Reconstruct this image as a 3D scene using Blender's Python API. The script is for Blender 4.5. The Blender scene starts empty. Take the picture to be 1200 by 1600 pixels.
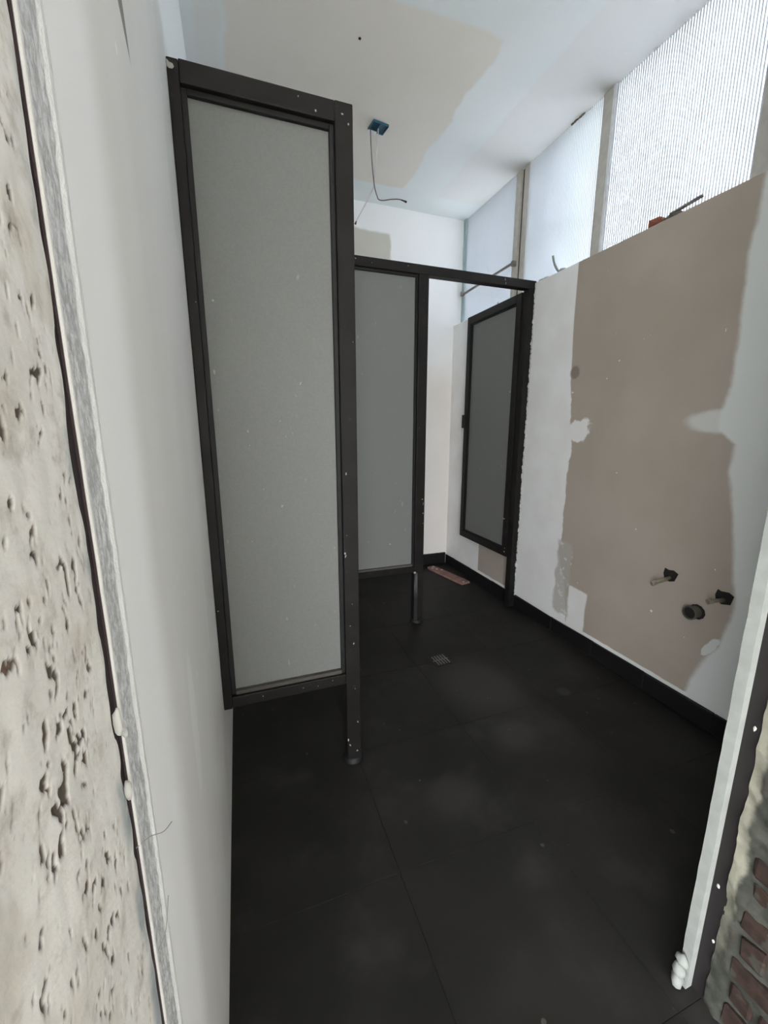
import bpy, bmesh, math, random
from mathutils import Vector, Matrix, noise

S = bpy.context.scene
COL = S.collection

# ------------------------------------------------------------------ camera
CAM = Vector((0.0969, 0.0, 1.2))
cd = bpy.data.cameras.new('camera')
cd.sensor_fit = 'AUTO'
cd.sensor_width = 36.0
cd.lens = 635.5 / 1600.0 * 36.0
cd.clip_start = 0.01
co = bpy.data.objects.new('camera', cd)
COL.objects.link(co)
co.location = CAM
co.rotation_euler = (math.pi / 2 - 0.2034, 0, -0.3417)
S.camera = co

# ------------------------------------------------------------------ sky (plain overcast daylight)
SKY = 1.0
w = bpy.data.worlds.new('overcast_sky')
S.world = w
w.use_nodes = True
bg = w.node_tree.nodes['Background']
bg.inputs[0].default_value = (0.93, 0.965, 1.0, 1)
bg.inputs[1].default_value = SKY

# ------------------------------------------------------------------ exposure
S.view_settings.view_transform = 'Standard'
S.view_settings.look = 'None'
S.view_settings.gamma = 1.0
S.view_settings.use_curve_mapping = False
S.view_settings.exposure = 4.15
S.cycles.max_bounces = 16
S.cycles.diffuse_bounces = 10
S.cycles.transmission_bounces = 10
S.cycles.use_denoising = True

# daylight portals in the two openings added to the unseen outer room (they only guide sky sampling)
def portal(loc, rot, sx, sy):
    ld = bpy.data.lights.new('sky_portal', 'AREA')
    ld.shape = 'RECTANGLE'
    ld.size, ld.size_y = sx, sy
    ld.cycles.is_portal = True
    lo = bpy.data.objects.new('sky_portal', ld)
    COL.objects.link(lo)
    lo.location = loc
    lo.rotation_euler = rot


portal((-0.7, -2.8, 1.2), (math.pi / 2, 0, 0), 1.8, 2.4)
portal((-1.6, -1.71, 1.2), (0, -math.pi / 2, 0), 2.4, 1.98)

# ------------------------------------------------------------------ dimensions
RX = 1.8175      # face of the low wall on the right
BY = 3.154       # back wall
CZ = 2.787       # ceiling
WX = 1.903       # window plane
LZ = 2.04        # top of low wall
Y1 = 1.24        # first stall panel
Y2 = 2.161       # second row of stalls
random.seed(4)


# ------------------------------------------------------------------ shader helpers
def lin(r, g, b):
    def f(c):
        c /= 255.0
        return c / 12.92 if c <= 0.04045 else ((c + 0.055) / 1.055) ** 2.4
    return (f(r), f(g), f(b), 1.0)


class Sh:
    """small wrapper for building node materials"""
    def __init__(self, name):
        self.m = bpy.data.materials.new(name)
        self.m.use_nodes = True
        self.t = self.m.node_tree
        self.b = self.t.nodes['Principled BSDF']
        self.out = self.t.nodes['Material Output']
        g = self.t.nodes.new('ShaderNodeNewGeometry')
        self.pos = g.outputs['Position']
        s = self.t.nodes.new('ShaderNodeSeparateXYZ')
        self.t.links.new(self.pos, s.inputs[0])
        self.x, self.y, self.z = s.outputs

    def put(self, sock, v):
        if isinstance(v, bpy.types.NodeSocket):
            self.t.links.new(v, sock)
        else:
            sock.default_value = v

    def math(self, op, a, b=0.0, c=0.0):
        n = self.t.nodes.new('ShaderNodeMath')
        n.operation = op
        for i, v in enumerate((a, b, c)):
            self.put(n.inputs[i], v)
        return n.outputs[0]

    def add(self, a, b): return self.math('ADD', a, b)
    def sub(self, a, b): return self.math('SUBTRACT', a, b)
    def mul(self, a, b): return self.math('MULTIPLY', a, b)
    def mx(self, a, b): return self.math('MAXIMUM', a, b)
    def mn(self, a, b): return self.math('MINIMUM', a, b)

    def step(self, v, lo, hi):            # 0 below lo, 1 above hi
        n = self.t.nodes.new('ShaderNodeMapRange')
        n.interpolation_type = 'SMOOTHSTEP'
        self.put(n.inputs[0], v)
        flip = lo > hi
        n.inputs[1].default_value = min(lo, hi)
        n.inputs[2].default_value = max(lo, hi)
        n.inputs[3].default_value = 1.0 if flip else 0.0
        n.inputs[4].default_value = 0.0 if flip else 1.0
        return n.outputs[0]

    def noise(self, scale, detail=4.0, rough=0.55, stretch=None):
        n = self.t.nodes.new('ShaderNodeTexNoise')
        n.inputs['Scale'].default_value = scale
        n.inputs['Detail'].default_value = detail
        n.inputs['Roughness'].default_value = rough
        v = self.pos
        if stretch:
            mp = self.t.nodes.new('ShaderNodeMapping')
            mp.inputs['Scale'].default_value = stretch
            self.t.links.new(v, mp.inputs[0])
            v = mp.outputs[0]
        self.t.links.new(v, n.inputs['Vector'])
        return n.outputs[0]

    def wob(self, scale, amp, detail=4.0):  # centred noise
        return self.mul(self.sub(self.noise(scale, detail), 0.5), amp)

    def curve(self, v, vr, outr, pts):     # piecewise-linear function of v
        n = self.t.nodes.new('ShaderNodeFloatCurve')
        c = n.mapping.curves[0]
        P = [((a - vr[0]) / (vr[1] - vr[0]), (b - outr[0]) / (outr[1] - outr[0])) for a, b in pts]
        c.points[0].location = P[0]
        c.points[1].location = P[-1]
        for p in P[1:-1]:
            c.points.new(*p)
        for p in c.points:
            p.handle_type = 'VECTOR'
        n.mapping.extend = 'HORIZONTAL'
        n.mapping.update()
        self.t.links.new(self.math('DIVIDE', self.sub(v, vr[0]), vr[1] - vr[0]), n.inputs['Value'])
        return self.add(self.mul(n.outputs[0], outr[1] - outr[0]), outr[0])

    def ell(self, u, v, cu, cv, ru, rv, soft=0.15, w=0.0):   # soft ellipse mask
        a = self.math('DIVIDE', self.sub(u, cu), ru)
        b = self.math('DIVIDE', self.sub(v, cv), rv)
        d = self.math('SQRT', self.add(self.mul(a, a), self.mul(b, b)))
        if w is not None and not isinstance(w, float):
            d = self.add(d, w)
        return self.step(d, 1.0 + soft, 1.0 - soft)

    def rect(self, u, v, u0, u1, v0, v1, soft=0.01, w=0.0):
        if not isinstance(w, float):
            u = self.add(u, w)
            v = self.add(v, w)
        m = self.mul(self.step(u, u0 - soft, u0 + soft), self.step(u, u1 + soft, u1 - soft))
        m2 = self.mul(self.step(v, v0 - soft, v0 + soft), self.step(v, v1 + soft, v1 - soft))
        return self.mul(m, m2)

    def mix(self, f, a, b):
        n = self.t.nodes.new('ShaderNodeMix')
        n.data_type = 'RGBA'
        self.put(n.inputs[0], f)
        self.put(n.inputs[6], a)
        self.put(n.inputs[7], b)
        return n.outputs[2]

    def bump(self, h, strength=0.3, dist=0.002):
        n = self.t.nodes.new('ShaderNodeBump')
        n.inputs['Strength'].default_value = strength
        n.inputs['Distance'].default_value = dist
        self.put(n.inputs['Height'], h)
        self.t.links.new(n.outputs[0], self.b.inputs['Normal'])

    def attr(self, name):
        n = self.t.nodes.new('ShaderNodeAttribute')
        n.attribute_name = name
        return n.outputs['Fac']

    def done(self, col, rough=0.8, metal=0.0, spec=0.3):
        self.put(self.b.inputs['Base Color'], col)
        self.put(self.b.inputs['Roughness'], rough)
        self.b.inputs['Metallic'].default_value = metal
        self.b.inputs['Specular IOR Level'].default_value = spec
        return self.m


def plain(name, rgb, rough=0.6, metal=0.0, spec=0.4, var=0.12, scale=30):
    s = Sh(name)
    c = lin(*rgb)
    d = tuple(v * (1 - var) for v in c[:3]) + (1,)
    n = s.noise(scale)
    s.bump(n, 0.15, 0.001)
    return s.done(s.mix(s.step(n, 0.3, 0.7), d, c), rough, metal, spec)


WHITE = lin(244, 244, 245)
WHITE2 = lin(238, 238, 237)
BEIGE = lin(186, 174, 163)


def mat_wall_right():
    s = Sh('drywall_with_compound')
    y, z = s.y, s.z
    w1 = s.add(s.wob(9, 0.05), s.wob(40, 0.012))
    yL = s.curve(z, (0, 2.1), (1.4, 2.0), [(0, 1.70), (.15, 1.70), (.31, 1.74), (.50, 1.80), (.58, 1.79), (.75, 1.795),
                                           (1.05, 1.78), (1.12, 1.78), (1.24, 1.80), (1.45, 1.825), (1.75, 1.84), (2.1, 1.842)])
    yR = s.curve(z, (0, 2.1), (0.7, 1.3), [(0, 1.03), (.16, 1.01), (.28, .975), (.36, .93), (.55, .905), (.88, .96), (1.05, 1.0),
                                           (1.14, .995), (1.2, 1.06), (1.3, 1.05), (1.36, 1.035), (1.8, 1.05), (2.1, 1.035)])
    damp = s.curve(z, (0, 2.1), (0, 1), [(0, 1), (1.2, 1), (1.5, .12), (2.1, .05)])
    w = s.mul(w1, damp)
    e1 = s.sub(s.add(y, w), yL)
    e2 = s.sub(s.add(y, s.mul(w1, 0.6)), yR)
    board = s.mul(s.step(e1, 0.004, -0.004), s.step(e2, -0.012, 0.012))
    # board shows again below the stall door
    low = s.rect(y, z, 2.2, 2.63, 0, 1.9, 0.006)
    board = s.mx(board, low)
    # skimmed spots
    spots = s.ell(y, z, 1.735, 1.185, 0.075, 0.062, 0.12, s.wob(11, 1.5))
    spots = s.mx(spots, s.mul(s.ell(y, z, 1.075, 1.225, 0.10, 0.042, 0.25, s.wob(12, 0.5)), 0.75))
    spots = s.mx(spots, s.rect(y, z, 1.575, 1.70, 0.0, 0.325, 0.006, s.wob(10, 0.03)))
    spots = s.mx(spots, s.mul(s.ell(s.add(y, s.mul(z, 0.5)), z, 1.13, 0.346, 0.018, 0.042, 0.15, s.wob(26, 1.2)), 0.9))
    spots = s.mx(spots, s.step(s.add(z, s.wob(20, 0.012)), 0.106, 0.1))
    board = s.mul(board, s.sub(1.0, spots))
    # torn paper by the lower left edge
    torn = s.rect(y, z, 1.70, 1.81, 0.14, 0.56, 0.01, s.wob(12, 0.08))
    chips = s.mul(torn, s.step(s.noise(24, 4), 0.58, 0.63))
    n = s.noise(2.2, 3)
    beige = s.mix(s.step(n, 0.3, 0.7), lin(173, 161, 149), lin(181, 170, 159))
    white = s.mix(s.step(s.noise(3.5, 4), 0.35, 0.7), lin(236, 234, 232), lin(243, 243, 242))
    white = s.mix(s.step(y, 1.45, 1.3), white, lin(226, 228, 225))
    c = s.mix(board, white, beige)
    c = s.mix(s.mul(torn, 0.85), c, lin(186, 181, 174))
    c = s.mix(chips, c, lin(214, 212, 208))
    c = s.mix(s.ell(y, z, 1.80, 1.49, 0.03, 0.03, 0.3, s.wob(30, 0.8)), c, lin(140, 128, 120))
    specks = s.mul(s.step(s.noise(40, 0), 0.86, 0.88), board)
    c = s.mix(specks, c, WHITE2)
    s.bump(s.add(s.mul(board, -0.6), s.mul(s.noise(25, 3), 0.25)), 0.35, 0.0016)
    return s.done(c, 0.85, 0, 0.2)


def mat_ceiling():
    s = Sh('ceiling_drywall')
    x, y = s.x, s.y
    w = s.add(s.wob(5, 0.09, 3), s.wob(16, 0.025))
    wy = s.wob(4, 0.05, 3)
    main = s.mul(s.mul(s.step(s.add(x, w), 0.15, 0.175), s.step(s.add(x, w), 1.285, 1.26)),
                 s.mul(s.step(s.add(y, wy), 1.755, 1.785), s.step(s.add(y, wy), 2.93, 2.905)))
    strip = s.mul(s.step(s.add(x, s.mul(w, 0.5)), 1.52, 1.545), s.step(s.add(y, wy), 2.95, 2.90))
    strip2 = s.mul(s.mul(s.step(s.add(x, w), 0.03, 0.06), s.step(s.add(x, w), 0.16, 0.13)), 0.55)
    white = s.mix(s.step(s.noise(2, 2), 0.35, 0.7), lin(229, 234, 233), lin(235, 238, 238))
    c = s.mix(s.mul(strip, 0.8), white, lin(232, 230, 228))
    c = s.mix(strip2, c, lin(232, 228, 222))
    n = s.noise(1.5, 2)
    c = s.mix(main, c, s.mix(s.step(n, 0.3, 0.7), lin(227, 221, 212), lin(232, 227, 219)))
    s.bump(s.add(s.mul(main, -0.5), s.mul(s.noise(20, 3), 0.2)), 0.3, 0.0015)
    return s.done(c, 0.9, 0, 0.15)


def mat_wall_left():
    s = Sh('left_wall_skim')
    y, z = s.y, s.z
    w = s.wob(2.0, 0.08, 3)
    edge = s.step(s.add(y, w), 0.44, 0.53)
    grey = s.mix(s.step(s.noise(2.5, 3, 0.5, (1, 1.5, .35)), 0.35, 0.65), lin(223, 222, 221), lin(229, 228, 228))
    c = s.mix(edge, lin(245, 245, 248), grey)
    patch = s.ell(y, z, 0.655, 0.72, 0.03, 0.13, 0.2, s.wob(10, 0.4))
    patch = s.mx(patch, s.ell(y, z, 0.985, 0.78, 0.02, 0.11, 0.2, s.wob(10, 0.4)))
    c = s.mix(s.mul(patch, 0.7), c, lin(232, 232, 234))
    c = s.mix(s.step(s.add(z, s.wob(4, 0.1)), 2.02, 2.14), c, lin(238, 241, 243))
    c = s.mix(s.rect(y, z, 1.08, 1.235, 1.6, 2.1, 0.03, s.wob(6, 0.08)), c, lin(218, 219, 219))
    # darker grey streak high on the wall
    d = s.sub(y, s.add(0.705, s.mul(s.sub(z, 1.668), -0.39)))
    wd = s.mul(s.step(z, 1.64, 1.74), 0.075)
    grey_streak = s.mul(s.mul(s.step(d, 0.003, -0.003), s.step(s.add(d, wd), -0.004, 0.006)), s.step(z, 1.655, 1.675))
    c = s.mix(s.mul(grey_streak, 0.85), c, lin(118, 118, 116))
    grey_streak2 = s.mul(s.mul(s.step(d, -0.045, -0.053), s.step(s.add(d, wd), -0.038, -0.028)), s.step(z, 1.68, 1.72))
    c = s.mix(s.mul(grey_streak2, 0.5), c, lin(140, 140, 138))
    specks = s.step(s.noise(40, 0), 0.86, 0.88)
    c = s.mix(s.mul(specks, 0.8), c, WHITE)
    s.bump(s.noise(9, 4, 0.5, (1, 2, .5)), 0.12, 0.004)
    return s.done(c, 0.75, 0, 0.25)


def mat_wall_back():
    s = Sh('back_wall_skim')
    x, z = s.x, s.z
    patch = s.rect(x, z, 0.7, 1.27, 2.36, 2.61, 0.012, s.wob(7, 0.05))
    low = s.step(s.add(z, s.wob(3, 0.2)), 1.85, 1.5)
    white = s.mix(s.step(s.noise(3, 3), 0.35, 0.65), lin(244, 245, 246), lin(247, 247, 248))
    c = s.mix(low, white, s.mix(s.step(s.noise(3, 2), .3, .7), lin(238, 232, 227), lin(242, 237, 233)))
    c = s.mix(patch, c, lin(206, 203, 194))
    s.bump(s.noise(12, 3), 0.15, 0.002)
    return s.done(c, 0.85, 0, 0.2)


def mat_floor():
    s = Sh('black_floor_tile')
    x, y = s.x, s.y
    n = s.noise(3.0, 5, 0.6)
    c = s.mix(s.step(n, 0.3, 0.75), lin(30, 29, 28), lin(41, 39, 37))
    dust = s.mul(s.step(s.noise(4.5, 4, 0.6), 0.5, 0.72), 0.45)
    dust = s.mx(dust, s.mul(s.ell(x, y, 1.12, 1.50, 0.17, 0.2, 0.5, s.wob(6, 0.9)), 0.75))
    dust = s.mx(dust, s.mul(s.ell(x, y, 1.07, 1.16, 0.09, 0.08, 0.5, s.wob(8, 0.9)), 0.7))
    dust = s.mx(dust, s.mul(s.ell(x, y, 1.448, 1.305, 0.03, 0.03, 0.35, s.wob(16, 0.7)), 1.0))
    dust = s.mx(dust, s.mul(s.ell(x, y, 0.70, 1.0, 0.1, 0.07, 0.5, s.wob(8, 0.9)), 0.5))
    c = s.mix(dust, c, lin(62, 60, 58))
    flecks = s.step(s.noise(40, 0), 0.85, 0.88)
    c = s.mix(s.mul(flecks, 0.6), c, lin(90, 86, 80))
    s.bump(s.noise(40, 3), 0.12, 0.001)
    return s.done(c, s.add(0.55, s.mul(dust, 0.25)), 0, 0.18)


def mat_rough():
    s = Sh('pitted_render')
    d = s.attr('pit')
    y = s.y
    n = s.noise(7, 4)
    c = s.mix(s.step(n, 0.35, 0.65), lin(226, 223, 220), lin(238, 236, 234))
    c = s.mix(s.step(s.noise(16, 3), 0.55, 0.68), c, lin(220, 216, 209))
    c = s.mix(s.step(s.noise(5, 2), 0.62, 0.72), c, lin(228, 224, 216))
    c = s.mix(s.mul(s.step(s.noise(38, 5, 0.65), 0.5, 0.72), 0.55), c, lin(176, 168, 158))
    c = s.mix(s.step(d, 0.0, 0.75), c, lin(92, 85, 79))  # pit dirt, darkened further to put shade into the recesses
    rust = s.mul(s.step(d, 0.5, 0.9), s.step(s.noise(18, 2), 0.6, 0.68))
    c = s.mix(rust, c, lin(128, 104, 94))
    blue = s.mul(s.step(s.add(y, s.wob(9, 0.03)), 0.298, 0.312), s.step(s.noise(6, 4), 0.47, 0.6))
    c = s.mix(s.mul(blue, 0.8), c, lin(146, 158, 166))
    s.bump(s.noise(120, 4), 0.35, 0.002)
    return s.done(c, 0.95, 0, 0.1)


def mat_edge():
    s = Sh('plaster_edge_strip')
    y, z = s.y, s.z
    n = s.noise(190, 4, 0.7, (1, 1, .5))
    c = s.mix(s.step(n, 0.40, 0.60), lin(178, 179, 183), lin(214, 215, 219))
    streak = s.step(s.noise(28, 4, 0.6, (1, 3, .12)), 0.56, 0.66)
    c = s.mix(s.mul(streak, 0.8), c, lin(222, 223, 226))
    c = s.mix(s.step(y, 0.3595, 0.3625), c, lin(224, 225, 228))
    c = s.mix(s.mul(s.step(y, 0.3315, 0.3295), 1.0), c, lin(232, 230, 230))
    c = s.mix(s.mul(s.step(y, 0.3285, 0.3275), s.step(s.x, -0.0026, -0.0032)), c, lin(62, 50, 54))  # brown gap side, the gap's shade painted into its colour
    red = s.mul(s.mul(s.step(y, 0.331, 0.328), s.step(s.noise(9, 3, .5, (1, 1, .6)), 0.6, 0.66)), 0.6)
    c = s.mix(red, c, lin(150, 104, 96))
    s.bump(n, 0.5, 0.004)
    return s.done(c, 0.8, 0, 0.3)


def mat_pier():
    s = Sh('cement_render_patchy')
    y, z = s.y, s.z
    n = s.noise(16, 5)
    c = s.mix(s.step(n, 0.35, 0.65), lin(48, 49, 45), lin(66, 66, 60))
    cream = s.mul(s.step(s.add(y, s.wob(20, 0.03)), 0.352, 0.362), s.step(s.add(z, s.wob(8, 0.25)), 0.12, 0.32))
    c = s.mix(cream, c, lin(118, 116, 104))
    c = s.mix(s.step(s.noise(11, 3), 0.6, 0.68), c, lin(66, 54, 48))
    s.bump(s.noise(60, 5), 0.6, 0.004)
    return s.done(c, 0.95, 0, 0.1)


def mat_brick():
    s = Sh('red_brick')
    n = s.noise(40, 4)
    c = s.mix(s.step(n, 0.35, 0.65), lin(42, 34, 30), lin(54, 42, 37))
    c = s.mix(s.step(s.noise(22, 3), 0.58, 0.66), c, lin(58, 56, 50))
    s.bump(n, 0.5, 0.003)
    return s.done(c, 0.95, 0, 0.1)


def mat_frame():
    s = Sh('dark_bronze_steel')
    n = s.noise(14, 4)
    c = s.mix(s.step(n, 0.35, 0.7), lin(27, 25, 24), lin(34, 31, 30))
    c = s.mix(s.mul(s.step(s.noise(50, 2), 0.66, 0.72), 0.25), c, lin(70, 66, 62))
    s.bump(s.noise(80, 2), 0.05, 0.001)
    return s.done(c, 0.5, 0.0, 0.2)


def mat_worn():
    s = Sh('scuffed_steel')
    n = s.noise(25, 4, 0.6, (1, 1, .2))
    c = s.mix(s.step(n, 0.4, 0.6), lin(46, 44, 44), lin(96, 94, 94))
    return s.done(c, 0.45, 0.2, 0.5)


def mat_frost():
    s = Sh('frosted_grey_pane')
    n = s.noise(160, 3, 0.6)
    c = s.mix(s.step(n, 0.3, 0.7), lin(123, 124, 122), lin(128, 129, 127))
    c = s.mix(s.mul(s.step(s.noise(50, 0, 0.5, (1, 1, .6)), 0.84, 0.88), 0.4), c, lin(170, 170, 168))
    s.bump(s.noise(420, 2), 0.10, 0.0008)
    s.done(c, 0.55, 0, 0.4)
    tr = s.t.nodes.new('ShaderNodeBsdfTranslucent')
    tr.inputs[0].default_value = lin(120, 126, 126)
    mx = s.t.nodes.new('ShaderNodeMixShader')
    mx.inputs[0].default_value = 0.12
    s.t.links.new(s.b.outputs[0], mx.inputs[1])
    s.t.links.new(tr.outputs[0], mx.inputs[2])
    s.t.links.new(mx.outputs[0], s.out.inputs[0])
    return s.m


def mat_sheet(name, trans, refl, f):
    s = Sh(name)
    s.done(refl, 0.5, 0, 0.3)
    tr = s.t.nodes.new('ShaderNodeBsdfTranslucent')
    n = s.noise(6, 3)
    s.put(tr.inputs[0], s.mix(s.step(n, .3, .7), trans, tuple(v * .94 for v in trans[:3]) + (1,)))
    mx = s.t.nodes.new('ShaderNodeMixShader')
    mx.inputs[0].default_value = f
    s.t.links.new(s.b.outputs[0], mx.inputs[1])
    s.t.links.new(tr.outputs[0], mx.inputs[2])
    s.t.links.new(mx.outputs[0], s.out.inputs[0])
    return s.m


M = dict(
    right=mat_wall_right(), ceil=mat_ceiling(), left=mat_wall_left(), back=mat_wall_back(), floor=mat_floor(),
    rough=mat_rough(), edge=mat_edge(), pier=mat_pier(), brick=mat_brick(), frame=mat_frame(), worn=mat_worn(),
    frost=mat_frost(),
    sheet=mat_sheet('ribbed_polycarbonate', (0.93, 0.96, 1.0, 1), lin(235, 238, 240), 0.47),
    rib=mat_sheet('polycarbonate_web', (0.44, 0.45, 0.475, 1), lin(190, 193, 196), 0.3),
    bead=plain('glazing_bead_black', (20, 18, 19), 0.6),
    beadlight=plain('pale_glazing_bead', (82, 78, 74), 0.7),  # bottom bead, paler than the other three
    joint=plain('tile_joint', (24, 23, 23), 0.9),
    skirt=plain('black_skirting_tile', (24, 22, 24), 0.5),
    mull=plain('taupe_aluminium', (198, 194, 186), 0.55),
    mulldark=plain('dark_window_steel', (84, 74, 66), 0.6),
    aqua=plain('greenish_glass_edge', (168, 190, 190), 0.35),
    compound=plain('dried_white_compound', (205, 205, 202), 0.85),
    splash=plain('thin_plaster_splash', (172, 170, 166), 0.9),
    gap=plain('gap_shade', (44, 36, 38), 0.9),  # dark colour stands in for shade inside the jamb gap
    stud=plain('brown_steel_stud', (25, 21, 21), 0.6),
    sheetedge=plain('drywall_cut_edge', (138, 140, 136), 0.9),
    boxblue=plain('blue_plastic', (52, 92, 112), 0.45),
    white=plain('white_plastic', (232, 233, 235), 0.5),
    wiredark=plain('brown_wire', (92, 80, 76), 0.5),
    wirewhite=plain('pale_wire', (214, 208, 206), 0.5),
    tape=plain('black_tape', (44, 42, 42), 0.5),
    chrome=plain('dusty_brass_nickel', (176, 168, 150), 0.35, 0.6),
    pvc=plain('grey_pvc', (98, 95, 86), 0.5),
    dark=plain('hollow_shade', (40, 37, 33), 0.95),  # dark colour stands in for shade inside holes
    plank=plain('pinkish_plank', (150, 116, 108), 0.85, var=0.3, scale=18),
    drain=plain('drain_steel', (112, 110, 106), 0.4, 0.5),
    brickred=plain('brick_chip_red', (150, 92, 72), 0.95),
    rubble=plain('grey_rubble', (120, 114, 106), 0.95),
    lath=plain('grey_lath', (128, 126, 124), 0.7),
    cable=plain('grey_cable', (150, 152, 148), 0.6),
    rod=plain('grey_rod', (140, 134, 130), 0.5, 0.2),
    ground=plain('outdoor_paving', (190, 187, 180), 0.95),
    outwall=plain('outer_wall_render', (225, 223, 218), 0.95),
)


# ------------------------------------------------------------------ mesh helpers
def bm_box(bm, x0, x1, y0, y1, z0, z1, bev=0.0, seg=1):
    mat = Matrix.Translation(((x0 + x1) / 2, (y0 + y1) / 2, (z0 + z1) / 2)) @ Matrix.Diagonal((x1 - x0, y1 - y0, z1 - z0, 1))
    r = bmesh.ops.create_cube(bm, size=1.0, matrix=mat)
    if bev > 0:
        es = {e for v in r['verts'] for e in v.link_edges}
        bmesh.ops.bevel(bm, geom=list(es), offset=bev, segments=seg, affect='EDGES', profile=0.5)
    return r['verts']


def box(x0, x1, y0, y1, z0, z1, bev=0.0, seg=1):
    bm = bmesh.new()
    bm_box(bm, x0, x1, y0, y1, z0, z1, bev, seg)
    return bm


def bm_tube(bm, pts, r, n=8, cap=True):
    pts = [Vector(p) for p in pts]
    rs = r if isinstance(r, (list, tuple)) else [r] * len(pts)
    rings = []
    up = Vector((0.3, 0.5, 0.81)).normalized()
    for i, p in enumerate(pts):
        t = (pts[min(i + 1, len(pts) - 1)] - pts[max(i - 1, 0)]).normalized()
        a = t.cross(up)
        if a.length < 1e-3:
            a = t.cross(Vector((1, 0, 0)))
        a.normalize()
        b = t.cross(a)
        rings.append([bm.verts.new(p + (a * math.cos(q) + b * math.sin(q)) * rs[i]) for q in [2 * math.pi * k / n for k in range(n)]])
    for A, B in zip(rings, rings[1:]):
        for k in range(n):
            bm.faces.new((A[k], A[(k + 1) % n], B[(k + 1) % n], B[k]))
    if cap:
        bm.faces.new(rings[0][::-1])
        bm.faces.new(rings[-1])


def smooth_path(ctrl, n=8):
    P = [Vector(c) for c in ctrl]
    P = [2 * P[0] - P[1]] + P + [2 * P[-1] - P[-2]]
    out = []
    for i in range(1, len(P) - 2):
        for k in range(n):
            t = k / n
            a, b, c, d = P[i - 1], P[i], P[i + 1], P[i + 2]
            out.append(0.5 * ((2 * b) + (c - a) * t + (2 * a - 5 * b + 4 * c - d) * t * t + (3 * b - a - 3 * c + d) * t ** 3))
    out.append(P[-2])
    return out


def bm_blob(bm, c, r, jit=0.25, sub=1, rot=0.0):
    mat = Matrix.Translation(c) @ Matrix.Rotation(rot, 4, 'Y') @ Matrix.Diagonal((r[0], r[1], r[2], 1))
    res = bmesh.ops.create_icosphere(bm, subdivisions=sub, radius=1.0, matrix=mat)
    for v in res['verts']:
        d = v.co - Vector(c)
        v.co = Vector(c) + d * (1 + random.uniform(-jit, jit))


def link(name, bm, mat, parent=None, smooth=False):
    me = bpy.data.meshes.new(name)
    bmesh.ops.recalc_face_normals(bm, faces=bm.faces)
    if parent is not None:
        off = parent.location.copy()
        if parent.parent is not None:
            off += parent.parent.location
        bmesh.ops.translate(bm, verts=bm.verts, vec=-off)
    bm.to_mesh(me)
    bm.free()
    me.materials.append(mat)
    if smooth:
        for p in me.polygons:
            p.use_smooth = True
    o = bpy.data.objects.new(name, me)
    COL.objects.link(o)
    if parent is not None:
        o.parent = parent
    return o


def tag(o, label, cat, group=None):
    o['label'] = label
    o['category'] = cat
    if group:
        o['group'] = group
    return o


def thing(name, loc, label=None, cat=None, group=None):
    o = bpy.data.objects.new(name, None)
    o.empty_display_size = 0.05
    COL.objects.link(o)
    o.location = loc
    if label:
        tag(o, label, cat, group)
    return o


def struct(o, label, cat):
    o['kind'] = 'structure'
    return tag(o, label, cat)


# ------------------------------------------------------------------ room shell
# floor slab with the black tiles laid on it
fl = struct(link('floor', box(-0.15, 2.0, 0.05, 3.3, -0.14, -0.003), M['joint']),
            'black square floor tiles with dust stains across the washroom', 'floor')
xs = [0.0, 0.44, 0.89, 1.34, 1.79, RX]
ys = [0.05, 0.38, 0.83, 1.28, 1.73, 2.18, 2.63, 3.08, BY]
for i in range(len(xs) - 1):
    for j in range(len(ys) - 1):
        bm = box(xs[i] + .0005, xs[i + 1] - .0005, ys[j] + .0005, ys[j + 1] - .0005, -0.0028, random.uniform(-.0004, 0), 0.0004)
        link('floor_tile', bm, M['floor'], fl)
struct(link('floor_outside', box(-1.75, 3.15, -2.95, 0.049, -0.14, -0.002), M['ground']),
       'paving outside the doorway behind the viewpoint', 'floor')

struct(link('ceiling', box(-0.15, 2.02, 0.05, 3.3, CZ, CZ + 0.15), M['ceil']),
       'drywall ceiling with beige board and white joint compound', 'ceiling')
struct(link('ceiling_outside', box(-1.75, 3.15, -2.95, 0.049, CZ, CZ + 0.15), M['outwall']),
       'unseen roof slab over the outer room, added to limit skylight', 'ceiling')
struct(link('wall_left', box(-0.14, 0.0, 0.3705, BY, 0, CZ), M['left']),
       'smooth white skimmed wall on the left', 'wall')
struct(link('wall_back', box(-0.14, 2.02, BY, BY + 0.14, 0, CZ), M['back']),
       'white back wall behind the stalls', 'wall')
wr = struct(link('wall_right', box(RX, 2.0, 0.4, 2.19, 0, LZ, 0.004), M['right']),
       'low wall on the right with beige drywall and white compound', 'wall')

link('stall_section', box(RX, 2.0, 2.19, BY, 0, 2.014, 0.003), M['right'], wr)

# doorway wall, right pier: rough render over brick, steel stud, cut drywall edge
def grid(name, fn, u0, u1, v0, v1, du, dv, mat, parent=None, attr=None):
    nu, nv = max(2, int((u1 - u0) / du)), max(2, int((v1 - v0) / dv))
    vs, at = [], []
    for j in range(nv + 1):
        for i in range(nu + 1):
            p, a = fn(u0 + (u1 - u0) * i / nu, v0 + (v1 - v0) * j / nv)
            vs.append(p)
            at.append(a)
    fs = [(j * (nu + 1) + i, j * (nu + 1) + i + 1, (j + 1) * (nu + 1) + i + 1, (j + 1) * (nu + 1) + i) for j in range(nv) for i in range(nu)]
    me = bpy.data.meshes.new(name)
    me.from_pydata(vs, [], fs)
    if attr:
        A = me.attributes.new(attr, 'FLOAT', 'POINT')
        A.data.foreach_set('value', at)
    me.materials.append(mat)
    for p in me.polygons:
        p.use_smooth = True
    o = bpy.data.objects.new(name, me)
    COL.objects.link(o)
    if parent is not None:
        o.parent = parent
    return o


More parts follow.
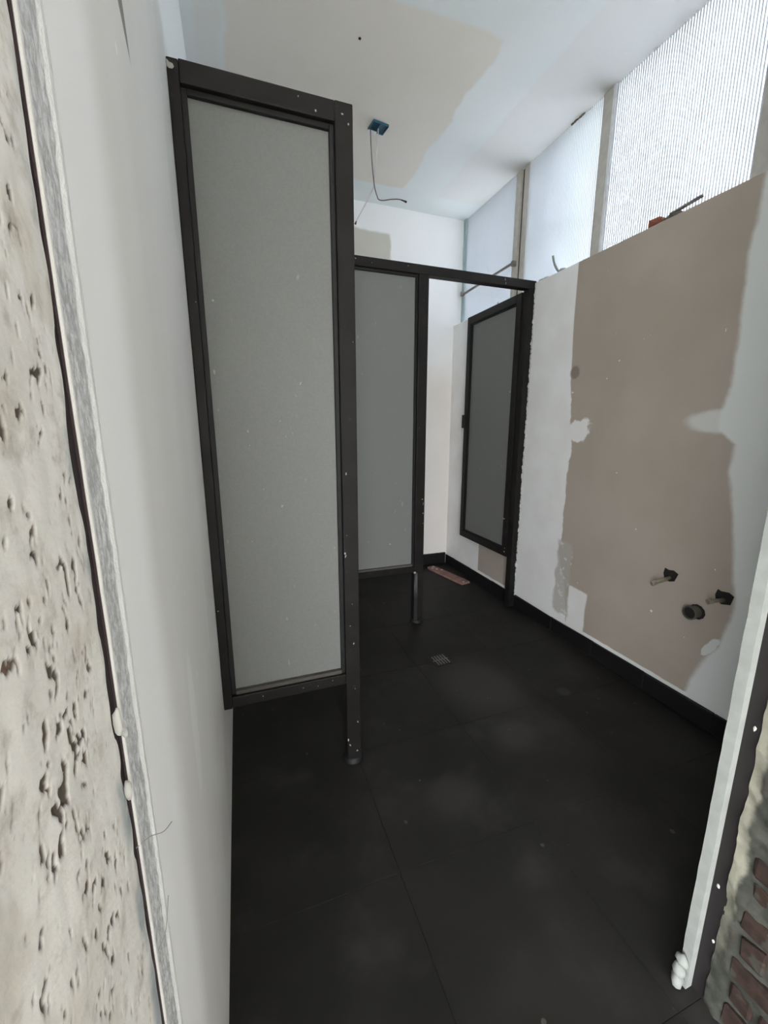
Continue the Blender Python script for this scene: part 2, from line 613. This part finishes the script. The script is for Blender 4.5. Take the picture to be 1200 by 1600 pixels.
pier = struct(link('wall_front', box(0.965, 2.0, 0.1, 0.372, 0, CZ), M['pier']),
              'rough rendered brick pier at the right side of the doorway', 'wall')


def pier_fn(y, z):
    n = noise.noise(Vector((y * 14, z * 14, 3.1))) * 0.007 + noise.noise(Vector((y * 50, z * 50, 9))) * 0.003
    fall = max(0.0, min(1.0, (0.42 - z) / 0.2)) * max(0.0, min(1.0, (0.352 - y) / 0.012))
    return (0.951 + n * 1.6 + 0.006 * fall, y, z), 0.0


grid('mortar_coat', pier_fn, 0.1, 0.374, 0.0, CZ, 0.006, 0.006, M['pier'], pier)
for k in range(7):
    z0 = 0.005 + k * 0.062
    for (a, b) in (((0.105, 0.225), (0.235, 0.346)) if k % 2 == 0 else ((0.105, 0.165), (0.175, 0.290), (0.298, 0.340))):
        bm = box(0.951 + random.uniform(-.002, .004), 0.985, a + random.uniform(0, .004), b - random.uniform(0, .006), z0, z0 + 0.05, 0.004)
        for v in bm.verts:
            v.co += Vector((random.uniform(-.002, .002), random.uniform(-.002, .002), random.uniform(-.003, .003)))
        link('brick', bm, M['brick'], pier)
link('steel_stud', box(0.956, 2.0, 0.372, 0.4005, 0, CZ), M['stud'], pier)
bm = bmesh.new()
NS = 90
prev = None
for k in range(NS + 1):
    z = CZ * k / NS
    x = 0.938 + random.uniform(-.0012, .0012)
    ring = [bm.verts.new(p) for p in ((x, 0.4005, z), (2.0, 0.4005, z), (2.0, 0.420, z), (x + .001, 0.420, z))]
    if prev:
        for a in range(4):
            bm.faces.new((prev[a], prev[(a + 1) % 4], ring[(a + 1) % 4], ring[a]))
    else:
        bm.faces.new(ring[::-1])
    prev = ring
bm.faces.new(prev)
link('drywall_sheet', bm, M['sheetedge'], pier)
bm = bmesh.new()
for (x, z, r) in ((0.925, 0.018, 0.014), (0.927, 0.045, 0.012), (0.930, 0.07, 0.010)):
    bm_blob(bm, (x, 0.412, z), (r, 0.012, r * 1.4), 0.2, 2)
link('plaster_lump', bm, M['sheetedge'], pier, True)
# small chips of old plaster left on the stud
bm = bmesh.new()
for z in (0.16, 0.29, 0.66):
    bm_blob(bm, (0.955, random.uniform(.378, .398), z), (.002, .003, .005), 0.3)
link('plaster_chip', bm, M['splash'], pier)

# doorway wall, left jamb: pitted render
ent = struct(link('wall_entrance', box(-1.6, -0.016, 0.02, 0.322, 0, CZ), M['outwall']),
             'pitted cream render on the doorway jamb at the left edge', 'wall')


def rough_fn(y, z):
    p = Vector((0.0, y, z))
    base = noise.noise(Vector((y * 12, z * 8, 1.7))) * 0.0025
    cl = noise.noise(Vector((y * 16, z * 9, 5.2))) + 0.45 * (1 - abs(y - 0.225) / 0.09)   # where pits gather
    a = noise.noise(Vector((y * 150, z * 85, 2.2)))
    b = noise.noise(Vector((y * 320, z * 190, 7.7)))
    c = noise.noise(Vector((y * 60, z * 30, 4.4)))
    th = 0.37 - 0.26 * max(-0.6, min(1.0, cl))
    pit = max(0.0, (a * 0.65 + b * 0.5 + c * 0.35) - th)
    edge = max(0.0, (y - 0.286) / 0.03)
    pit *= max(0.0, 1 - edge)
    pit = min(1.0, pit * 5.5)
    sm = noise.noise(Vector((y * 70, z * 40, 8.8))) * 0.0009
    bulge = 0.0012 * max(0.0, (y - 0.3135) / 0.009)
    return (-0.0035 + base + sm - 0.0021 * pit - bulge, y, z), pit


grid('render_coat', rough_fn, 0.06, 0.3225, 0.4, 1.75, 0.0014, 0.0018, M['rough'], ent, 'pit')
grid('render_coat', rough_fn, 0.06, 0.3225, 1.75, CZ, 0.006, 0.008, M['rough'], ent, 'pit')
grid('render_coat', rough_fn, 0.06, 0.3225, 0.0, 0.4, 0.006, 0.008, M['rough'], ent, 'pit')

# strip between jamb and wall: dark gap, white lip, scratched plaster edge
tr = struct(link('trim_1', box(-0.14, -0.0048, 0.317, 0.3705, 0, CZ), M['gap']),
            'scratched grey plaster edge strip where the left wall meets the doorway jamb', 'trim')


def strip_fn(y, z):
    wv = 0.0012 * noise.noise(Vector((0, z * 6, 1))) + 0.0005 * noise.noise(Vector((0, z * 30, 1)))
    n = noise.noise(Vector((y * 260, z * 90, 1))) * 0.0009 + noise.noise(Vector((y * 110, z * 25, 6))) * 0.0008
    x = -0.002 + n
    if y < 0.330:
        x = -0.0013
    if y > 0.3625:
        x = 0.0004 + n * 0.3
    if y > 0.3688:
        x = -0.006
    if y < 0.3262:
        x = -0.0046
    return (x, y + wv, z), 0.0


grid('plaster_edge', strip_fn, 0.3255, 0.3700, 0.45, 1.75, 0.0008, 0.0022, M['edge'], tr)
grid('plaster_edge', strip_fn, 0.3255, 0.3700, 0.0, 0.45, 0.0015, 0.012, M['edge'], tr)
grid('plaster_edge', strip_fn, 0.3255, 0.3700, 1.75, CZ, 0.0015, 0.012, M['edge'], tr)
bm = bmesh.new()
bm_tube(bm, smooth_path([(-0.004, .324, .862), (.004, .335, .858), (.010, .352, .842), (.013, .372, .83)]), 0.0004, 5)
bm_tube(bm, smooth_path([(-0.002, .334, .735), (.004, .342, .745), (.007, .352, .77)]), 0.0004, 5)
link('paper_fibre', bm, M['cable'], tr)
bm = bmesh.new()
for (y, z, r) in ((.3165, .985, .011), (.3165, .925, .008), (.327, .968, .004)):
    bm_blob(bm, (-0.001, y, z), (.003, .0025, r), 0.25, 2)
link('compound_dab', bm, M['compound'], tr, True)

# outer room behind the viewpoint: unseen, walls and openings added to shape the daylight
def wall_plain(name, label, *b):
    struct(link(name, box(*b), M['outwall']), label, 'wall')


struct(link('wall_outside', box(-1.75, -1.6, -0.72, 0.02, 0, CZ), M['outwall']), 'unseen outer side wall left of the doorway, its opening added to light the right wall', 'wall')
link('lintel', box(-1.75, -1.6, -2.7, -0.72, 2.4, CZ), M['outwall'], bpy.data.objects['wall_outside'])
link('pillar', box(-1.75, -1.6, -2.95, -2.7, 0, CZ), M['outwall'], bpy.data.objects['wall_outside'])
struct(link('wall_outer_rear', box(0.2, 3.15, -2.95, -2.8, 0, CZ), M['outwall']), 'unseen outer rear wall behind the viewpoint, shaped to limit daylight through the doorway', 'wall')
link('lintel', box(-1.6, 0.2, -2.95, -2.8, 2.4, CZ), M['outwall'], bpy.data.objects['wall_outer_rear'])
wall_plain('wall_outer_right', 'unseen outer right wall behind the viewpoint, closed to limit daylight', 3.0, 3.15, -2.8, 0.1, 0, CZ)
wall_plain('wall_outer_front', 'wall beside the doorway, out of view', 2.0, 3.15, 0.1, 0.3, 0, CZ)
struct(link('ground', box(-40, 40, -40, 40, -0.5, -0.15), M['ground']), 'pale paving around the building', 'ground')

# skirting tiles
def skirting(name, boxes, label):
    o = thing(name, (boxes[0][0], boxes[0][2], 0))
    struct(o, label, 'baseboard')
    for b in boxes:
        bm = box(*b, 0.0015)
        for v in bm.verts:
            if v.co.z > 0.05:
                v.co.z += random.uniform(-.004, .004)
        link('skirting_tile', bm, M['skirt'], o)


ry = [0.42, 0.60, 0.90, 1.20, 1.50, 1.80, 2.16, 2.43, 2.73, 3.0, BY - .012]
skirting('baseboard_right', [(RX - 0.012, RX, ry[i] + .001, ry[i + 1] - .001, 0, 0.084) for i in range(len(ry) - 1)],
         'black skirting tiles along the foot of the right wall')
rx = [0.0, 0.3, 0.75, 1.2, 1.55, RX - .012]
skirting('baseboard_back', [(rx[i] + .001, rx[i + 1] - .001, BY - 0.012, BY, 0, 0.098) for i in range(len(rx) - 1)],
         'black skirting tiles along the foot of the back wall')

# ------------------------------------------------------------------ windows
def window(name, y0, y1, label, LZ=LZ):
    o = thing(name, (WX, (y0 + y1) / 2, LZ))
    struct(o, label, 'window')
    link('pane', box(WX, WX + 0.003, y0, y1, LZ, CZ), M['sheet'], o)
    bm = bmesh.new()
    y = y0 + 0.006
    while y < y1 - 0.004:
        bm_box(bm, WX - 0.0092, WX - 0.0004, y, y + 0.0008, LZ, CZ)
        y += 0.0118
    r = link('rib', bm, M['rib'], o)
    r['kind'] = 'stuff'
    link('sill_channel', box(WX - 0.008, WX + 0.012, y0, y1, LZ, LZ + 0.006, .001), M['mull'], o)


window('window_1', 2.516, 3.118, 'ribbed translucent window pane nearest the back wall', 2.012)
window('window_2', 1.848, 2.391, 'ribbed translucent window pane second from the back wall')
window('window_3', 1.130, 1.778, 'large ribbed translucent window pane above the beige drywall')
window('window_4', 0.43, 1.065, 'ribbed translucent window pane nearest the doorway')
struct(link('trim_2', box(WX - 0.02, WX + 0.02, 3.118, BY, 2.012, CZ, .002), M['aqua']), 'greenish upright strip in the window corner', 'trim')
struct(link('trim_3', box(WX - 0.012, WX + 0.03, 2.468, 2.516, 2.012, CZ, .002), M['mull']), 'pale window mullion left of the dark gap', 'trim')
struct(link('trim_4', box(WX + 0.004, WX + 0.06, 2.437, 2.468, 2.012, CZ), M['mulldark']), 'dark steel upright in the gap between two mullions', 'trim')
struct(link('trim_5', box(WX - 0.012, WX + 0.03, 2.391, 2.437, 2.012, CZ, .002), M['mull']), 'taupe window mullion right of the dark gap', 'trim')
o = struct(link('trim_6', box(WX - 0.014, WX + 0.03, 1.792, 1.848, LZ, CZ, .002), M['mull']), 'broad taupe mullion in the middle of the windows', 'trim')
link('pale_edge', box(WX - 0.016, WX + 0.01, 1.778, 1.7915, LZ, CZ, .001), M['white'], o)
struct(link('trim_7', box(WX - 0.014, WX + 0.03, 1.065, 1.130, LZ, CZ, .002), M['mull']), 'taupe mullion nearest the doorway', 'trim')
# bar across the first window
bar = thing('window_bar', (WX - 0.03, 2.8, 2.25), 'thin grey bar crossing the window pane nearest the back wall', 'bar')
bm = bmesh.new()
bm_tube(bm, [(WX - .03, 3.115, 2.244), (WX - .03, 2.47, 2.256)], 0.0085, 10)
link('rod', bm, M['rod'], bar, True)
for y in (3.125, 2.475):
    link('bracket', box(WX - .042, WX - .0125, y - .012, y + .012, 2.235, 2.268, .003), M['rod'], bar)

# ------------------------------------------------------------------ stall panels
def rail(name, x0, x1, y0, y1, z0, z1, par, mat='frame', bev=0.0025):
    return link(name, box(x0, x1, y0, y1, z0, z1, bev, 2), M[mat], par)


def glazing(par, x0, x1, y, z0, z1, bw=0.013, yd=0.026, light=True):
    """pane in a rebate with four beads; x0..z1 is the clear opening of the frame"""
    link('pane', box(x0 - .004, x1 + .004, y + yd, y + yd + 0.006, z0 - .004, z1 + .004), M['frost'], par)
    b0, b1 = y + yd - 0.012, y + yd
    link('glazing_bead', box(x0, x0 + bw, b0, b1, z0, z1, .001), M['bead'], par)
    link('glazing_bead', box(x1 - bw, x1, b0, b1, z0, z1, .001), M['bead'], par)
    link('glazing_bead', box(x0 + bw, x1 - bw, b0, b1, z1 - bw, z1, .001), M['bead'], par)
    g = link('glazing_bead', box(x0 + bw, x1 - bw, b0 - .004, b1, z0, z0 + bw, .001), M['beadlight' if light else 'bead'], par)
    if light:
        g['label'] = 'bottom glazing bead in a paler tone'


def splashes(par, y, lst, name='plaster_splash'):
    bm = bmesh.new()
    for (x, z, rx_, rz_) in lst:
        bm_blob(bm, (x, y, z), (rx_ * .8, 0.0009, rz_ * .8), 0.35, 1, random.uniform(-.5, .5))
    o = link(name, bm, M['splash'], par)
    o['kind'] = 'stuff'


def foot(par, x0, x1, y0, y1):
    cx, cy = (x0 + x1) / 2, (y0 + y1) / 2
    bm = bmesh.new()
    bm_tube(bm, [(cx, cy, 0.0), (cx, cy, .006), (cx, cy, .016), (cx, cy, .022)], [.042, .041, .036, .031], 20)
    link('foot_flange', bm, M['bead'], par, True)


W1 = 0.449
P1 = thing('partition_screen', (0.22, Y1 + .025, 0), 'tall dark framed frosted panel on the left wall, nearest one', 'panel')
rail('stile', 0.0005, 0.026, Y1, Y1 + .05, 0.322, 2.046, P1)
rail('post', W1 - .05, W1, Y1, Y1 + .05, 0.0, 2.049, P1)
rail('top_rail', 0.026, W1 - .05, Y1, Y1 + .05, 2.0, 2.048, P1)
rail('bottom_rail', 0.026, W1 - .05, Y1, Y1 + .05, 0.325, 0.362, P1)
glazing(P1, 0.026, W1 - .05, Y1, 0.362, 2.0)
foot(P1, W1 - .05, W1, Y1, Y1 + .05)
splashes(P1, Y1 - .0006, [(.348, 2.012, .0035, .005), (.304, 2.034, .002, .003), (.01, 2.028, .009, .008), (.003, 2.03, .004, .012),
                          (.408, .075, .003, .006), (.438, .165, .003, .006), (.402, .10, .003, .007), (.434, .045, .004, .004),
                          (.416, .542, .002, .003), (.428, .475, .003, .005), (.412, 1.06, .003, .007), (.403, .8, .004, .006),
                          (.405, .79, .003, .009), (.43, .3, .002, .002), (.3, .34, .002, .002), (.25, .345, .003, .002), (.12, .345, .002, .003),
                          (.35, .35, .003, .002), (.436, 2.0, .003, .004), (.42, 2.02, .005, .003), (.02, 1.52, .0015, .002), (.008, .66, .003, .002),
                          (.44, 1.45, .001, .002), (.41, .86, .0015, .002), (.424, .62, .0015, .002)])
splashes(P1, Y1 + .0256, [(.061, 1.535, .004, .005), (.05, 1.352, .004, .008), (.128, 1.19, .002, .005), (.130, 1.15, .002, .003),
                          (.214, .965, .004, .006), (.162, 1.02, .002, .003), (.375, .815, .003, .004), (.285, 1.33, .002, .007),
                          (.255, 1.185, .001, .006), (.235, 1.175, .001, .005), (.12, .86, .0015, .003), (.24, .70, .0015, .003),
                          (.33, .93, .001, .002), (.16, .64, .001, .002), (.105, 1.49, .001, .002), (.15, 1.36, .001, .002),
                          (.30, .55, .0012, .002), (.09, .75, .0012, .003), (.22, 1.22, .001, .005), (.34, 1.56, .001, .002)])

F = thing('partition_screen', (0.9, Y2 + .025, 0), 'dark framed frosted partition with posts, across the room behind the nearest panel', 'partition')
XA, XB = 1.064, 1.122
rail('top_rail', 0.0005, RX, Y2, Y2 + .05, 2.0, 2.046, F)
rail('stile', 0.0005, 0.04, Y2, Y2 + .05, 0.336, 2.0, F)
rail('post', XA, XB, Y2, Y2 + .05, 0.33, 2.0, F)
o = rail('post_leg', XA, XB, Y2, Y2 + .05, 0.0, 0.33, F, 'frame')
link('worn_face', box(XA - .0008, XA + .020, Y2 - .0012, Y2 + .01, 0.012, 0.33, .0005), M['worn'], F)['label'] = 'scuffed grey strip on the post'
rail('bottom_rail', 0.04, XA, Y2, Y2 + .05, 0.336, 0.372, F)
glazing(F, 0.04, XA, Y2, 0.372, 2.0, 0.013)
foot(F, XA, XB, Y2, Y2 + .05)
rail('wall_post', RX - .050, RX - .0005, Y2 + .001, Y2 + .051, 0.0, 2.0, F)
splashes(F, Y2 - .0006, [(1.066, .334, .012, .009), (1.107, .788, .006, .004), (1.112, .76, .002, .016), (1.113, .702, .004, .006),
                         (1.114, .64, .003, .004), (.715, 2.03, .004, .004), (.80, 2.02, .002, .002), (1.0, 2.03, .003, .003),
                         (1.60, 2.03, .002, .010), (1.605, 2.01, .002, .010), (1.08, 1.2, .001, .003)])
splashes(F, Y2 + .0256, [(.912, .522, .007, .007), (.975, .78, .003, .004), (.82, .95, .0015, .003), (.88, 1.2, .0015, .002), (.90, .54, .002, .002)])
# ragged compound squeezed out between wall and post
bm = bmesh.new()
random.seed(9)
for k in range(70):
    z = 0.09 + 1.93 * k / 69
    bm_blob(bm, (RX - .004 - random.uniform(0, .004), Y2 - .001, z), (.004 + random.uniform(0, .004), .003, .018), 0.3)
for (z, r) in ((.30, .008), (.95, .009), (.90, .012), (1.0, .007), (1.45, .006), (1.7, .006)):
    bm_blob(bm, (RX - .010, Y2 - .002, z), (.008, .004, r * 2), .3)
o = link('squeezed_compound', bm, M['compound'], F, True)
o['kind'] = 'stuff'

# stall door, opened inwards against the right wall
D = thing('stall_door', (1.78, 2.22, 0), 'open dark framed frosted door swung inwards along the right wall', 'door')
DX = 1.762
DY0, DY1, DZ0, DZ1 = 2.218, 2.835, 0.342, 1.996
tk = 0.036


def drail(name, y0, y1, z0, z1):
    return link(name, box(DX, DX + tk, y0, y1, z0, z1, .0025, 2), M['frame'], D)


drail('stile', DY0, DY0 + .05, DZ0, DZ1)
drail('stile', DY1 - .045, DY1, DZ0, DZ1)
drail('top_rail', DY0 + .05, DY1 - .045, DZ1 - .05, DZ1)
drail('bottom_rail', DY0 + .05, DY1 - .045, DZ0, DZ0 + .05)
a0, a1, c0, c1 = DY0 + .05, DY1 - .045, DZ0 + .05, DZ1 - .05
link('pane', box(DX + .018, DX + .024, a0 - .003, a1 + .003, c0 - .003, c1 + .003), M['frost'], D)
for b in ((a0, a0 + .010, c0, c1), (a1 - .010, a1, c0, c1), (a0 + .01, a1 - .01, c1 - .010, c1), (a0 + .01, a1 - .01, c0, c0 + .010)):
    link('glazing_bead', box(DX + .008, DX + .018, *b, .001), M['bead'], D)
link('latch', box(DX - .012, DX + .03, DY1 - .035, DY1 + .014, 1.20, 1.30, .004, 2), M['bead'], D)
for z in (0.55, 1.80):
    bm = bmesh.new()
    bm_tube(bm, [(DX - .004, 2.2145, z - .04), (DX - .004, 2.2145, z + .04)], 0.006, 10)
    link('hinge', bm, M['frame'], D, True)
bm = bmesh.new()
for (y, z, ry_, rz_) in ((2.30, 1.43, .003, .008), (2.262, .60, .012, .003), (2.6, .9, .002, .003), (2.23, .40, .004, .004), (2.235, .375, .006, .004)):
    bm_blob(bm, (DX + (.017 if 2.28 < y < 2.7 else -.0006), y, z), (.001, ry_, rz_), .3)
o = link('plaster_splash', bm, M['compound'], D)
o['kind'] = 'stuff'

# ------------------------------------------------------------------ ceiling box and wires
jb = thing('junction_box', (0.922, 2.42, CZ), 'blue plastic junction box set in the ceiling above the stalls', 'junction box')
ang = math.radians(8)
R = Matrix.Translation((0.924, 2.418, 0)) @ Matrix.Rotation(ang, 4, 'Z')


def rbox(x0, x1, y0, y1, z0, z1, bev=0.0):
    bm = box(x0, x1, y0, y1, z0, z1, bev)
    bmesh.ops.transform(bm, matrix=R, verts=bm.verts)
    return bm


bm = rbox(-.042, .042, -.034, .034, CZ - .003, CZ - .0005)
link('base', bm, M['boxblue'], jb)
for q in ((-.045, .045, -.037, -.034), (-.045, .045, .034, .037), (-.045, -.042, -.034, .034), (.042, .045, -.034, .034)):
    link('rim', rbox(*q, CZ - .012, CZ - .0005), M['boxblue'], jb)
link('divider', rbox(-.002, .001, -.034, .034, CZ - .011, CZ - .003), M['boxblue'], jb)
link('cover_flap', rbox(-.046, .004, .024, .050, CZ - .016, CZ - .0125, .001), M['white'], jb)['label'] = 'broken white piece of the cover'


def wire(label, ctrl, mat, tipmat):
    o = thing('hanging_wire', ctrl[0], label, 'wire', 'loose wires hanging from the ceiling box')
    pts = smooth_path(ctrl, 8)
    bm = bmesh.new()
    bm_tube(bm, pts[:-6], 0.0028, 8)
    link('conductor', bm, M[mat], o, True)
    bm = bmesh.new()
    bm_tube(bm, pts[-7:], [.0032, .0036, .0036, .0040, .0052, .0056, .0050], 8)
    link('taped_tip', bm, M[tipmat], o, True)


wire('brown ceiling wire bent sideways at its lower end',
     [(.880, 2.418, CZ - .0127), (.880, 2.412, 2.70), (.886, 2.410, 2.60), (.898, 2.410, 2.50), (.912, 2.41, 2.455), (.924, 2.41, 2.436), (.95, 2.41, 2.436), (.995, 2.41, 2.448),
      (1.045, 2.41, 2.456), (1.09, 2.41, 2.450)], 'wiredark', 'tape')
wire('pale ceiling wire hanging down to the left',
     [(.926, 2.425, CZ - .0032), (.922, 2.418, 2.72), (.912, 2.416, 2.63), (.902, 2.416, 2.56), (.897, 2.418, 2.50), (.876, 2.418, 2.455), (.84, 2.416, 2.39), (.808, 2.414, 2.335), (.796, 2.412, 2.315), (.787, 2.41, 2.295)], 'wirewhite', 'tape')
# empty screw hole in the board: a dark disc in place of its shade
bm = bmesh.new()
bm_tube(bm, [(0.69, 1.969, CZ), (0.69, 1.969, CZ - .0015)], .006, 10)
tag(link('screw_hole_disc', bm, M['dark']), 'small dark disc painted as the shade of an empty hole in the beige ceiling board', 'screw')
bm = bmesh.new()
for k in range(5):
    bm_blob(bm, (WX - .012, 2.05 - k * .018, CZ - .004), (.006, .012, .004 + .002 * (k % 2)), .4)
tag(link('paint_flake', bm, M['rubble']), 'dark ragged flake where the ceiling meets the second window from the back', 'flake')

# ------------------------------------------------------------------ plumbing on the right wall
def stub(label, wall, tip):
    o = thing('water_outlet', (RX, wall[1], wall[2]), label, 'pipe', 'capped water outlets on the right wall')
    a, b = Vector(wall), Vector(tip)
    bm = bmesh.new()
    bm_tube(bm, [a, a.lerp(b, .55), a.lerp(b, .6), a.lerp(b, .78)], [.0085, .0085, .0075, .0075], 12)
    link('pipe', bm, M['chrome'], o, True)
    bm = bmesh.new()
    bm_tube(bm, [a.lerp(b, .72), a.lerp(b, .76), a.lerp(b, .96), b], [.009, .0115, .0115, .009], 6)
    link('cap', bm, M['chrome'], o)
    # flat dark patch painted as the shade of the broken-out mouth
    bm = bmesh.new()
    pts = [(-.030, .020), (-.012, .030), (.012, .026), (.026, .030), (.030, .006), (.026, -.018), (.004, -.024), (-.022, -.016)]
    f1 = [bm.verts.new((RX - .002, wall[1] + p[0] + random.uniform(-.003, .003), wall[2] + p[1] + .006)) for p in pts]
    f2 = [bm.verts.new((RX + .001, v.co.y, v.co.z)) for v in f1]
    bm.faces.new(f1)
    for k in range(8):
        bm.faces.new((f1[k], f1[(k + 1) % 8], f2[(k + 1) % 8], f2[k]))
    link('mouth', bm, M['dark'], o)['label'] = 'flat dark patch standing in for the shaded broken-out hole around the pipe'


random.seed(3)
stub('dusty metal water pipe stub left of the drain pipe', (RX, 1.152, .568), (1.742, 1.176, .541))
stub('dusty metal water pipe stub right of the drain pipe', (RX, .940, .552), (1.742, .952, .553))
dr = thing('drain_pipe', (RX, 1.03, .47), 'short open waste pipe between the two water stubs', 'pipe')
bm = bmesh.new()
n = 24
cy, cz = 1.030, 0.466
x0 = RX - .042
prof = [(RX, .0245), (x0 + .012, .0245), (x0 + .011, .0285), (x0, .0285), (x0, .0235), (RX - .004, .0235), (RX - .004, 0.0005)]
rings = [[bm.verts.new((x, cy + r * math.cos(2 * math.pi * k / n), cz + r * math.sin(2 * math.pi * k / n))) for k in range(n)] for x, r in prof]
for A, B in zip(rings, rings[1:]):
    for k in range(n):
        bm.faces.new((A[k], A[(k + 1) % n], B[(k + 1) % n], B[k]))
link('pipe', bm, M['pvc'], dr)
bm = bmesh.new()
bm_tube(bm, [(RX - .0055, cy, cz), (RX - .034, cy, cz)], .0233, 24)
link('bore', bm, M['dark'], dr)  # dark plug in the pipe, painting the shade of its bore
bm = bmesh.new()
bm_tube(bm, [(RX - .003, cy - .004, cz), (RX + .001, cy - .004, cz)], [.031, .032], 11)
link('mouth', bm, M['dark'], dr)  # flat dark disc for the shaded hole round the pipe

# ------------------------------------------------------------------ floor drain
fd = thing('floor_drain', (1.03, 1.735, 0), 'slotted metal floor drain in the black tiles', 'drain')
Rd = Matrix.Translation((1.03, 1.735, 0)) @ Matrix.Rotation(math.radians(4), 4, 'Z')


def dbox(*b):
    bm = box(*b, 0.0004)
    bmesh.ops.transform(bm, matrix=Rd, verts=bm.verts)
    return bm


link('sump', dbox(-.044, .044, -.044, .044, -.0005, .0006), M['dark'], fd)  # flat dark plate, the sump's shade put into its colour
for q in ((-.05, .05, -.05, -.044), (-.05, .05, .044, .05), (-.05, -.044, -.044, .044), (.044, .05, -.044, .044)):
    link('rim', dbox(*q, -.0005, .003), M['skirt'], fd)
for row in ((-.040, -.003), (.003, .040)):
    for k in range(5):
        x = -.034 + k * .016
        link('grate_bar', dbox(x, x + .007, row[0], row[1], .0006, .0032), M['drain'], fd)
link('cross_bar', dbox(-.044, .044, -.003, .003, .0006, .0032), M['drain'], fd)

# plank offcut
bm = bmesh.new()
A, B = Vector((1.618, 3.06, 0)), Vector((1.712, 2.622, 0))
t = (B - A).normalized()
s_ = Vector((-t.y, t.x, 0))
L = (B - A).length
vs = []
for u, wd in ((0, .034), (.12, .042), (.5, .044), (.85, .046), (1.0, .042)):
    c = A + t * (L * u)
    vs.append([bm.verts.new(c + s_ * wd + Vector((0, 0, .001))), bm.verts.new(c - s_ * wd + Vector((0, 0, .001))),
               bm.verts.new(c - s_ * (wd - .004) + Vector((0, 0, .016 + random.uniform(-.002, .002)))), bm.verts.new(c + s_ * (wd - .004) + Vector((0, 0, .016)))])
for P, Q in zip(vs, vs[1:]):
    for k in range(4):
        bm.faces.new((P[k], P[(k + 1) % 4], Q[(k + 1) % 4], Q[k]))
bm.faces.new(vs[0][::-1])
bm.faces.new(vs[-1])
pl = tag(link('plank', bm, M['plank']), 'pinkish worn plank lying on the floor behind the second panel', 'plank')
bm = bmesh.new()
for u, sd in ((.06, .01), (.12, -.02), (.2, .0), (.28, .02), (.96, -.01)):
    c = A + t * (L * u) + s_ * sd
    bm_blob(bm, (c.x, c.y, .0165), (.012, .012, .0025), .35)
link('plaster_crumb', bm, M['compound'], pl)['kind'] = 'stuff'

# ------------------------------------------------------------------ rubble on the ledge
bm = box(1.825, 1.87, 1.418, 1.472, LZ, LZ + .030, .004)
for v in bm.verts:
    v.co += Vector((random.uniform(-.004, .004), random.uniform(-.006, .006), random.uniform(-.004, .004) if v.co.z > LZ + .01 else 0))
tag(link('brick_fragment', bm, M['brickred']), 'broken red brick fragment on the ledge under the large window pane', 'brick')
bm = bmesh.new()
bm_blob(bm, (1.842, 1.362, LZ + .012), (.02, .030, .013), .25, 2)
bm_blob(bm, (1.838, 1.395, LZ + .007), (.015, .02, .008), .3, 1)
tag(link('mortar_lump', bm, M['rubble']), 'dark grey mortar lump beside the brick fragment on the ledge', 'rubble')
bm = bmesh.new()
bm_box(bm, -.009, .009, -.055, .055, -.003, .003, .001)
bmesh.ops.transform(bm, matrix=Matrix.Translation((1.838, 1.318, LZ + .026)) @ Matrix.Rotation(math.radians(-17), 4, 'X') @ Matrix.Rotation(math.radians(20), 4, 'Z'), verts=bm.verts)
tag(link('lath_strip', bm, M['lath']), 'grey lath strip leaning upward from the mortar lump on the ledge', 'strip')
bm = bmesh.new()
bm_box(bm, -.004, .004, -.04, .04, -.002, .002, .001)
bmesh.ops.transform(bm, matrix=Matrix.Translation((1.848, 1.345, LZ + .030)) @ Matrix.Rotation(math.radians(-8), 4, 'X'), verts=bm.verts)
tag(link('wire_scrap', bm, M['white']), 'thin pale scrap lying across the mortar lump on the ledge', 'scrap')
cs = thing('cable_stub', (1.842, 2.0, LZ), 'grey cable stub curling up from the ledge beside the partition', 'cable')
bm = bmesh.new()
bm_tube(bm, smooth_path([(1.842, 1.992, LZ + .004), (1.842, 2.012, LZ + .012), (1.842, 2.035, LZ + .038), (1.842, 2.055, LZ + .072), (1.842, 2.066, LZ + .108)]), .0065, 8)
link('cable', bm, M['cable'], cs, True)
bm = bmesh.new()
bm_blob(bm, (1.842, 1.982, LZ + .008), (.018, .024, .010), .25, 2)
link('plaster_collar', bm, M['cable'], cs, True)
bm = bmesh.new()
bm_blob(bm, (1.835, 2.565, 2.030), (.010, .012, .015), .25, 1)
tag(link('plaster_crumb', bm, M['compound']), 'small pale crumb on the ledge above the open door', 'crumb')
bm = bmesh.new()
for k in range(4):
    bm_blob(bm, (1.826, 2.085 + k * .018, LZ + .004), (.006, .013, .006), .4, 1)
tag(link('plaster_ridge', bm, M['compound']), 'broken plaster ridge on the wall top beside the partition', 'plaster')
